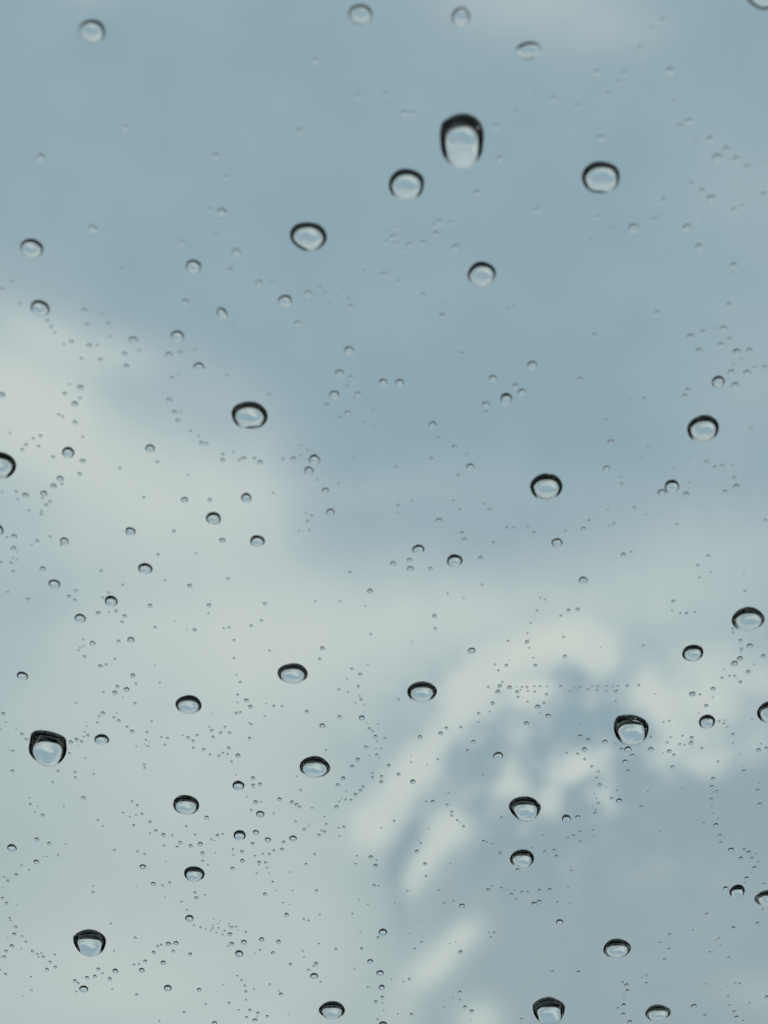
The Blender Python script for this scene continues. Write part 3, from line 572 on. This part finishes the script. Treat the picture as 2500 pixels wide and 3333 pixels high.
for (u, v, a, b, label) in BEADS:
    rad = [r*x for r, x in zip(bead_outline(28), ellipse(a, b, 0, 28))]
    th = min(80, rnd.uniform(66, 76) + 8*max(0.0, a - 0.4)) - 0.55*max(0.0, min(35.0, v - 5))
    place('water_bead', drop_mesh('water_bead', rad, th, 10, 0.18, 0.85, 0.08), u, v, label, 'small water beads on the pane')

# the finest spatter, past counting: across, up the slope, radius (1/100 mm)
SPATTER = '''
5128,2511,33 -4260,686,32 -4225,-1919,34 -2465,223,32 -2578,-1764,33 -2834,1614,31 -2246,931,32 1397,1753,31 1154,-510,33 -4280,-2994,34 -2049,-3844,35 -412,-4999,36 -646,-5417,36 -2049,-5960,36
-1665,-5896,36 561,-4496,35 5508,-3112,34 4780,-4628,35 3047,-4486,35 3172,-4564,35 5852,-4786,35 -2320,-7351,37 -216,-7264,37 -137,-7475,37 -1633,-8693,38 -3208,-10670,39 5948,-7155,37 6083,-7526,37
5983,-7781,37 4189,-11100,40 4328,-11568,40 -5859,-3995,33 -4323,-3980,33 -4781,-4557,34 -4874,-4610,34 -3902,-4375,33 -137,-4488,33 -2850,-6320,35 1761,-3411,33 1663,-3770,33 1393,-4600,34 4783,-4514,33
5204,-5428,34 5198,-5612,34 6004,-6011,34 -6330,-9503,37 -3572,-6728,35 -1163,-9974,37 1728,-8074,36 4198,-10544,37 3003,7668,27 3890,5951,29 3887,5342,29 -2163,4586,29 -3408,4076,30 -4792,3528,30
-3652,3215,30 -3809,2637,31 -4340,2070,31 -759,3680,30 -1462,3872,30 -250,4031,30 187,3877,30 1036,2731,31 4546,4001,30 3544,1985,31 -4786,125,30 -4985,-538,30 -4628,-1595,31 661,953,30
1118,-386,30 674,-1058,31 4496,896,30 4913,612,30 4253,-1691,31 2723,-1867,31 2859,-1849,31 -3840,-1979,30 -2818,-2256,30 -1185,-3950,31 -685,-4059,31 -502,-5152,32 -732,-5567,32 -44,-5499,32
-761,-6072,33 -2069,-5410,32 -1471,-5962,33 2136,-2496,31 76,-5128,32 776,-5949,33 4938,-3822,31 5665,-5253,32 -5342,-10428,35 -3145,-6988,33 -3310,-9716,35 -2964,-7163,33 -2491,-7534,34 -1979,-8172,34
534,-7124,33 2194,-7574,34 2746,-8068,34 1303,-9658,35 1534,-11257,36 5896,-9031,34 6194,-11431,36 6665,-10876,36 4223,-10702,35 4200,-11351,36 513,6253,26 1963,6634,26 2141,7558,25 3205,7678,25
3129,6978,26 4782,5624,27 -4873,3870,28 -4462,3264,28 -4417,3161,28 -3940,3205,28 -2006,3169,28 -2868,2333,29 -525,3740,28 -1588,4015,28 77,3996,28 1641,3443,28 -1558,2045,29 2660,4519,27
2947,4678,27 -4742,1354,27 -4961,1201,27 -5023,1115,27 -4603,986,27 -3005,-354,28 -2458,1223,27 -1803,959,27 202,117,28 1498,46,28 -1756,-1737,29 3554,80,28 2151,-380,28 4622,809,27
4723,836,27 -4056,-3416,29 -358,-3162,29 -287,-4717,30 -453,-5787,31 -2075,-5575,31 -1964,-5551,31 -1399,-6019,31 2718,-2792,29 230,-5329,30 5323,-2470,29 3709,-4771,30 4119,-6072,31 5968,-4742,30
-5442,-6932,31 -6059,-7693,32 -6254,-9195,33 -5795,-10120,33 -4911,-10113,33 -4987,-10306,33 -5124,-10340,33 -4733,-10372,33 -4090,-9900,33 -3930,-9671,33 -3312,-6910,31 -2137,-6938,31 -2047,-7390,32 -3125,-8265,32
-1898,-9680,33 -28,-10879,34 -1796,-10790,34 674,-7427,32 1418,-11151,34 3346,-10194,33 -1157,5930,24 1714,6470,24 2198,6487,24 3114,7295,24 2673,6624,24 3683,5111,25 -3718,3362,26 -3280,2781,26
-2127,2371,27 -731,3528,26 -466,3596,26 41,4628,25 -506,2192,27 3542,4864,25 4074,4812,25 1715,3479,26 -4457,1719,25 -4788,1175,25 -3158,899,25 -5391,-1108,26 -5234,-1646,27 -4516,-1486,27
-4544,-1667,27 -3264,-794,26 -2241,1034,25 -2020,932,25 -596,1667,25 -275,1588,25 -147,1785,25 754,1317,25 1154,1034,25 1040,664,25 163,809,25 3058,1627,25 3343,501,26 3285,-217,26
5051,1474,25 5438,-152,26 4687,-814,26 4468,-1928,27 -3965,-2482,27 -4092,-4142,28 -3045,-4514,28 -5854,-5250,29 -5479,-6266,29 -2670,-4357,28 -2818,-4771,28 1847,-2975,27 2284,-2975,27 2030,-3528,28
967,-4302,28 5413,-3324,28 3541,-3515,28 4535,-5159,29 3852,-5253,29 3419,-5562,29 3383,-6220,29 5937,-5689,29 -6492,-9784,31 -2698,-6739,29 -2315,-7127,30 -1630,-6896,29 -1661,-7068,30 -1288,-6599,29
-143,-11004,32 2774,-7099,30 2819,-7244,30 2574,-8083,30 6288,-8918,31 -3402,-2202,25 -4503,-2799,26 -5617,-4433,26 -5563,-4549,26 -4596,-4461,26 -4704,-4597,26 -2274,-3980,26 -2533,-4405,26 -2394,-4405,26
-2422,-4737,27 -2090,-4524,26 -349,-3694,26 -226,-4317,26 -38,-5376,27 -332,-5612,27 -379,-5696,27 1457,-3985,26 1302,-4799,27 4536,-4891,27 3624,-5872,27 5222,-5896,27 -6298,-8402,28 -6210,-9007,29
-6444,-9640,29 -5991,-9646,29 -5646,-10058,29 -3594,-9634,29 -3688,-6629,28 -1604,-9983,29 -379,-9573,29 -2351,-11231,30 -2212,-11315,30 1890,-7180,28 2621,-7132,28 2116,-8178,28 1317,-10733,30 482,-11350,30
5435,-6739,28 5475,-6918,28 5874,-7082,28 6019,-7286,28 1426,6285,22 3213,6978,22 3556,6630,22 -3443,4447,23 -3286,4012,23 -4379,3067,24 -3655,3008,24 -3835,2871,24 -4061,2650,24 -2531,2788,24
-4141,1993,25 804,3540,24 -399,1985,25 4796,2645,24 4991,2511,24 -5186,368,23 -4731,187,24 -3694,787,23 -5402,-946,24 -5551,-937,24 -3955,-1882,25 -4111,-1099,24 -3392,265,24 -2271,-1250,24
-1408,945,23 -1093,-166,24 984,201,24 1577,-567,24 -497,-1123,24 2923,-157,24 2053,-271,24 1853,-294,24 4179,-232,24 4548,-996,24 -3883,-2094,24 -3814,-3772,24 -3364,-4521,25 -1816,-2068,24
-1971,-2172,24 -2656,-4496,25 -2970,-4582,25 -965,-2842,24 -488,-3047,24 -389,-3413,24 -116,-4891,25 -1346,-6072,25 762,-2230,24 225,-3686,24 5358,-2639,24 5126,-3234,24 5413,-4438,25 3699,-3399,24
-6215,-7841,26 -6351,-8268,26 -5823,-9787,27 -5722,-9919,27 -6518,-10250,27 -3767,-6422,26 -1941,-7393,26 -1052,-6731,26 -648,-6539,26 -1118,-8083,26 -161,-7953,26 -102,-9283,27 -2052,-11405,28 1616,-6882,26
3071,-6750,26 2287,-8126,26 2387,-8118,26 5409,-8675,27 4837,-9207,27 4797,-9860,27 6138,-11276,28 5636,-11383,28 4545,-10494,27 -806,5995,20 3357,7285,20 3051,7142,20 3019,6947,20 3626,6444,20
3843,7163,20 -2116,4823,21 -1334,3757,21 -134,4067,21 763,2988,22 4390,3124,22 -4404,1685,21 -4849,1309,21 -4159,1335,21 -4530,507,21 -5179,229,21 -4862,21,21 -4872,-38,22 -5041,27,21
-4641,-608,22 -4131,-1616,22 -2664,1437,21 -2562,1354,21 -1159,1013,21 -1025,-67,22 1069,46,21 1419,145,21 1756,-289,22 1430,-1369,22 3658,1148,21 2598,-346,22 3564,-741,22 4291,534,21
4053,782,21 5289,-1495,22 -4191,-2959,22 -3977,-4279,23 -3675,-4395,23 -3415,-4666,23 -5136,-5250,23 -4868,-5279,23 -3944,-6037,24 -3884,-6234,24 -2240,-2463,22 -2183,-3321,22 -1690,-3827,23 -2055,-4219,23
-2460,-4279,23 -2900,-4458,23 -2586,-4914,23 -689,-3479,22 -181,-5394,23 -524,-5909,24 2614,-1972,22 2046,-3637,23 2481,-3581,23 2686,-3416,22 1187,-4284,23 2450,-3765,23 1008,-6024,24 1086,-6185,24
1888,-6320,24 5187,-2237,22 5312,-3198,22 3882,-2575,22 3872,-3389,22 3256,-3416,22 4143,-4496,23 4961,-4748,23 3031,-4865,23 3147,-4984,23 3266,-5149,23 3424,-5984,24 5287,-5710,23 -3850,-9509,25
-4300,-10800,26 -3504,-11292,26 -4214,-9286,25 -4034,-6504,24 -3369,-7015,24 -4392,-7088,24 -3543,-7887,24 -2970,-7351,24 -1869,-7188,24 -1796,-7099,24 -958,-6657,24 -1279,-7432,24 -3141,-8135,24 -2561,-9013,25
-2397,-10717,26 -2703,-11035,26 -2419,-11425,26 1283,-6525,24 1947,-8025,24 440,-10384,25 2424,-11480,26 2894,-10172,25 5891,-9805,25 3167,-6657,24 3190,-6891,24 -4213,5875,18 3861,5591,19 -2016,4426,19
-4278,2883,20 -2773,2384,20 -4258,2230,20 -1679,3836,19 2918,4372,19 4701,2554,20 3351,1972,19 -4831,260,19 -5409,-466,20 -4788,-452,20 -5514,-1510,20 -4033,-1519,20 -3817,-1369,20 -3196,-1286,20
-2789,1766,19 -2089,1075,19 -1155,1183,19 -1056,1102,19 -639,512,19 -938,584,19 -1563,349,19 -1071,-337,19 -414,964,19 388,201,19 3174,41,19 4868,831,19 4597,-1232,20 4380,-1919,20
4591,-1904,20 2258,-1873,20 -3770,-3357,21 -4277,-3537,21 -4426,-4187,21 -4161,-4072,21 -4920,-4850,21 -5793,-4806,21 -4876,-5396,22 -3765,-5110,21 -5653,-6011,22 -2299,-2207,20 -2257,-2830,20 -2234,-3589,21
-2209,-3965,21 -1564,-3832,21 -2975,-4735,21 -2720,-4881,21 -2523,-4850,21 -2448,-4876,21 -2391,-5043,21 -197,-2342,20 -178,-4367,21 -2127,-6145,22 1855,-2477,20 1729,-3083,21 1589,-3428,21 2176,-3428,21
2851,-4845,21 844,-4991,21 1087,-6272,22 5195,-2314,20 5236,-3193,21 4822,-3584,21 5173,-4152,21 2988,-3430,21 3107,-3484,21 3243,-3491,21 4403,-4147,21 4410,-4615,21 4609,-4653,21 3378,-5263,21
5244,-5038,21 -6082,-9391,23 -5915,-9713,23 -5290,-10494,24 -4286,-9996,23 -4830,-8120,23 -3189,-6525,22 -3669,-7953,23 -1977,-7183,22 -1424,-6411,22 -931,-6476,22 -1132,-7194,22 -1840,-7867,22 -820,-9579,23
-1298,-10132,23 -2458,-10412,24 164,-6395,22 596,-6929,22 691,-7724,22 1177,-6384,22 912,-8080,23 1008,-8405,23 3084,-7596,22 1863,-9150,23 639,-9400,23 519,-9579,23 6288,-7916,23 5145,-6452,22
4854,-9579,23 6152,-10509,24 4122,-10469,24 -4051,-2847,19 -4385,-4045,19 -3684,-4697,19 -3458,-4501,19 -5243,-5507,20 -3767,-5185,20 -4018,-5944,20 -4183,-6207,20 -1717,-2674,19 -43,-4755,19 -181,-5302,20
-613,-5896,20 -1322,-5691,20 -1147,-6096,20 2676,-2400,19 1797,-3326,19 2300,-3525,19 2377,-3411,19 2197,-3733,19 14,-4519,19 674,-5952,20 5250,-4204,19 3551,-3733,19 3360,-5402,20 3391,-6139,20
-5323,-7216,20 -5945,-7461,20 -6289,-8775,21 -6128,-9246,21 -5620,-9732,21 -4847,-10225,21 -4199,-9977,21 -3790,-9467,21 -4596,-8918,21 -4606,-6384,20 -3427,-6739,20 -3574,-6985,20 -4017,-7124,20 -3908,-7180,20
-3057,-6723,20 -2612,-6706,20 -2802,-6833,20 -2463,-7074,20 -1924,-7517,20 -1008,-6627,20 -727,-6566,20 -467,-7427,20 -3093,-9016,21 -2895,-9043,21 -2490,-8998,21 -2336,-9132,21 -2109,-9603,21 -1346,-8808,21
-1269,-8840,21 -2410,-10560,22 -1978,-10522,22 -3112,-11061,22 -110,-11487,22 1673,-6905,20 1765,-6946,20 2984,-6800,20 2208,-8306,21 2890,-8370,21 1808,-9271,21 4697,-9412,21 5552,-9661,21 5989,-10854,22
6038,-11096,22 3378,-6621,20 1557,6264,16 -218,2282,18 -5382,368,17 -5158,1407,17 -5069,-605,17 -2712,-771,17 -2594,-1928,18 -2740,672,17 -1108,-24,17 192,-19,17 936,-1540,18 3596,967,17
3330,631,17 3722,-44,17 3222,-251,17 4251,-1873,18 -4486,-2451,17 -4501,-2582,17 -4557,-2618,17 -3404,-3333,17 -4721,-3758,17 -5832,-4179,18 -5942,-4330,18 -3583,-4152,18 -3702,-4564,18 -4580,-5318,18
-2381,-2221,17 -545,-3528,17 -106,-4590,18 -713,-5949,18 -902,-4788,18 -1768,-6218,18 2175,-2121,17 2138,-2323,17 2173,-2618,17 2246,-2823,17 1672,-2954,17 2101,-3425,17 2193,-3510,17 2284,-3411,17
2890,-3447,17 1456,-4174,18 1558,-5342,18 1027,-5757,18 5312,-4274,18 3558,-3404,17 3385,-3411,17 3159,-3411,17 4317,-4167,18 4454,-4501,18 4635,-4471,18 3700,-5694,18 4196,-5718,18 5244,-6072,18
5272,-6226,18 5368,-6350,18 5938,-5528,18 -5835,-7577,19 -6264,-7753,19 -5847,-9689,19 -6115,-10686,20 -5344,-10717,20 -3957,-11535,20 -3785,-6690,18 -3374,-8358,19 -3295,-8569,19 -2107,-7233,19 -2095,-7659,19
-3206,-8956,19 -2693,-9103,19 -532,-8666,19 -90,-7973,19 -1389,-9634,19 -1105,-9443,19 -279,-10594,20 -2529,-10294,20 -2549,-11228,20 390,-8089,19 1158,-8341,19 2418,-7043,18 1796,-7973,19 3055,-8002,19
1322,-10943,20 1049,-11141,20 6070,-7183,19 6134,-7385,19 6337,-8557,19 5672,-9298,19 6315,-11519,20 4091,-11176,20 4522,-10284,20 -4336,6609,14 4608,2511,15 -5283,-736,15 -5364,-858,15 -5311,-887,15
-4064,-1904,16 -1214,-346,15 -148,1503,15 1169,-1625,16 -272,-1788,16 -646,-1691,16 -1010,-1685,16 4264,951,15 4750,-1123,15 5236,-1152,15 2297,-1625,16 2359,-1655,16 -4584,-2669,15 -4643,-4382,16
-4662,-4488,16 -3862,-4697,16 -3128,-4463,16 -4681,-4968,16 -5119,-6056,16 -3982,-6258,16 -2233,-3174,15 -2241,-3753,16 -1838,-4049,16 -2702,-4274,16 -243,-2966,15 -370,-3618,16 -97,-4217,16 -675,-5877,16
-1373,-5370,16 -1961,-5957,16 -956,-6301,16 2483,-3416,16 2832,-3515,16 1628,-3950,16 427,-5056,16 5360,-2686,15 5580,-2954,15 5135,-3061,15 5257,-4137,16 3391,-3508,16 4683,-4671,16 5871,-4648,16
-6279,-8837,17 -5902,-9784,17 -6599,-10132,18 -6087,-10319,18 -4716,-10657,18 -4604,-9634,17 -4811,-7973,17 -2888,-7449,17 -2462,-7211,17 -720,-6750,17 -443,-7225,17 -118,-7342,17 -45,-6553,16 -1688,-8388,17
-2975,-8190,17 -2791,-9028,17 -2832,-9150,17 -2730,-9201,17 -2611,-8938,17 -2660,-9503,17 -1075,-8687,17 -269,-8431,17 -1367,-9793,17 -1210,-10033,18 -1095,-10453,18 -2406,-10940,18 -2257,-10648,18 2583,-6739,17
3100,-8402,17 5217,-9082,17 5722,-9482,17 6080,-10484,18 -4229,7602,12 -3102,-2080,13 -3454,-2978,14 -3990,-3637,14 -4109,-3975,14 -4588,-4262,14 -5532,-6056,15 -5601,-6193,15 -4084,-6301,15 -1807,-3777,14
-2090,-4187,14 -2336,-5336,14 -300,-3807,14 -560,-3249,14 -71,-4960,14 -596,-5710,14 -2177,-5832,14 410,-2493,14 2081,-3484,14 2399,-3968,14 677,-5108,14 5025,-3642,14 5675,-4117,14 2939,-3479,14
3605,-4648,14 3380,-5869,14 4733,-5652,14 5433,-4633,14 -5175,-6946,15 -6560,-9793,16 -4533,-6512,15 -1201,-6476,15 -1515,-8083,15 -1541,-7625,15 -3011,-9058,15 -416,-8306,15 -509,-10110,16 -1821,-10695,16
554,-6855,15 1087,-7418,15 2174,-8092,15 1781,-9141,15 180,-8402,15 336,-10450,16 244,-11334,16 5959,-7882,15 4456,-6648,15 5574,-10516,16 6379,-11029,16 4182,-10832,16 4449,-10337,16 3401,-6745,15
-2936,-2244,12 -5696,-4324,12 -4770,-4691,12 -3648,-4602,12 -3720,-4653,12 -5833,-4788,12 -5650,-5858,13 -2646,-3987,12 -441,-3760,12 -275,-4187,12 -238,-4722,12 -125,-4742,12 -225,-4909,12 -2069,-5638,13
1890,-2866,12 2017,-3423,12 426,-4901,12 5358,-3254,12 4849,-3975,12 3246,-2615,12 3482,-3416,12 4140,-3569,12 3025,-4204,12 4360,-4845,12 3524,-5612,13 3340,-5757,13 5646,-5141,12 5229,-5744,13
5573,-4883,12 -5564,-7244,13 -5508,-7250,13 -6128,-8431,13 -6375,-9283,13 -6177,-9579,14 -3574,-7370,13 -4092,-7973,13 -2756,-6863,13 -2750,-7160,13 -2054,-7444,13 -1225,-6525,13 -1890,-7648,13 -1784,-8083,13
-1579,-8431,13 -2879,-8956,13 -2857,-8805,13 -2763,-8858,13 -2795,-8918,13 -2931,-9105,13 -2604,-8998,13 -2461,-9082,13 -2201,-9692,14 -22,-11035,14 -2784,-10538,14 -2228,-11431,14 -1668,-11350,14 -8,-11238,14
-399,-9150,13 725,-6580,13 1230,-6430,13 1897,-7118,13 3061,-7511,13 437,-9180,13 584,-8829,13 130,-10387,14 1200,-10892,14 1524,-11490,14 6480,-9067,13 5640,-9346,13 5941,-10575,14 2170,-2442,10
2760,-3484,10 3495,-3508,10 3987,-4699,11 -6310,-8011,11 -6292,-10838,12 -3646,-8242,11 1121,-9427,12 1218,-9391,12 6039,-7645,11 3572,-7216,11 3315,-6566,11
'''
def spatter():
    V, F, n = [], [], 14
    for row in SPATTER.split():
        x, y, r = (int(q)/100 for q in row.split(',')); e = 1.12 - 0.004*y; soft = 0.55*max(0.0, min(35.0, y - 5))
        v, f = cap_geometry([q*w for q, w in zip(bead_outline(n), ellipse(r, r*e, 0, n))], rnd.uniform(60, 76) - soft, 5, 0.15, 0.85, 0.08)
        k = len(V); V += [((p[0] + x)*MM, (p[1] + y)*MM, p[2]*MM) for p in v]; F += [tuple(k + i for i in q) for q in f]
    me = mesh('fine_spatter', V, F, M_WATER)
    me.polygons.foreach_set('use_smooth', [len(p.vertices) < 5 for p in me.polygons])
    rim = set()
    for p in me.polygons:
        if len(p.vertices) > 4: rim.update(p.edge_keys)
    for e in me.edges:
        if tuple(sorted(e.vertices)) in rim: e.use_edge_sharp = True
    o = link(bpy.data.objects.new('fine_spatter', me)); o.matrix_world = FRAME
    o['kind'] = 'stuff'; o['label'] = 'finest specks of water scattered all over the pane'; o['category'] = 'spatter'
spatter()
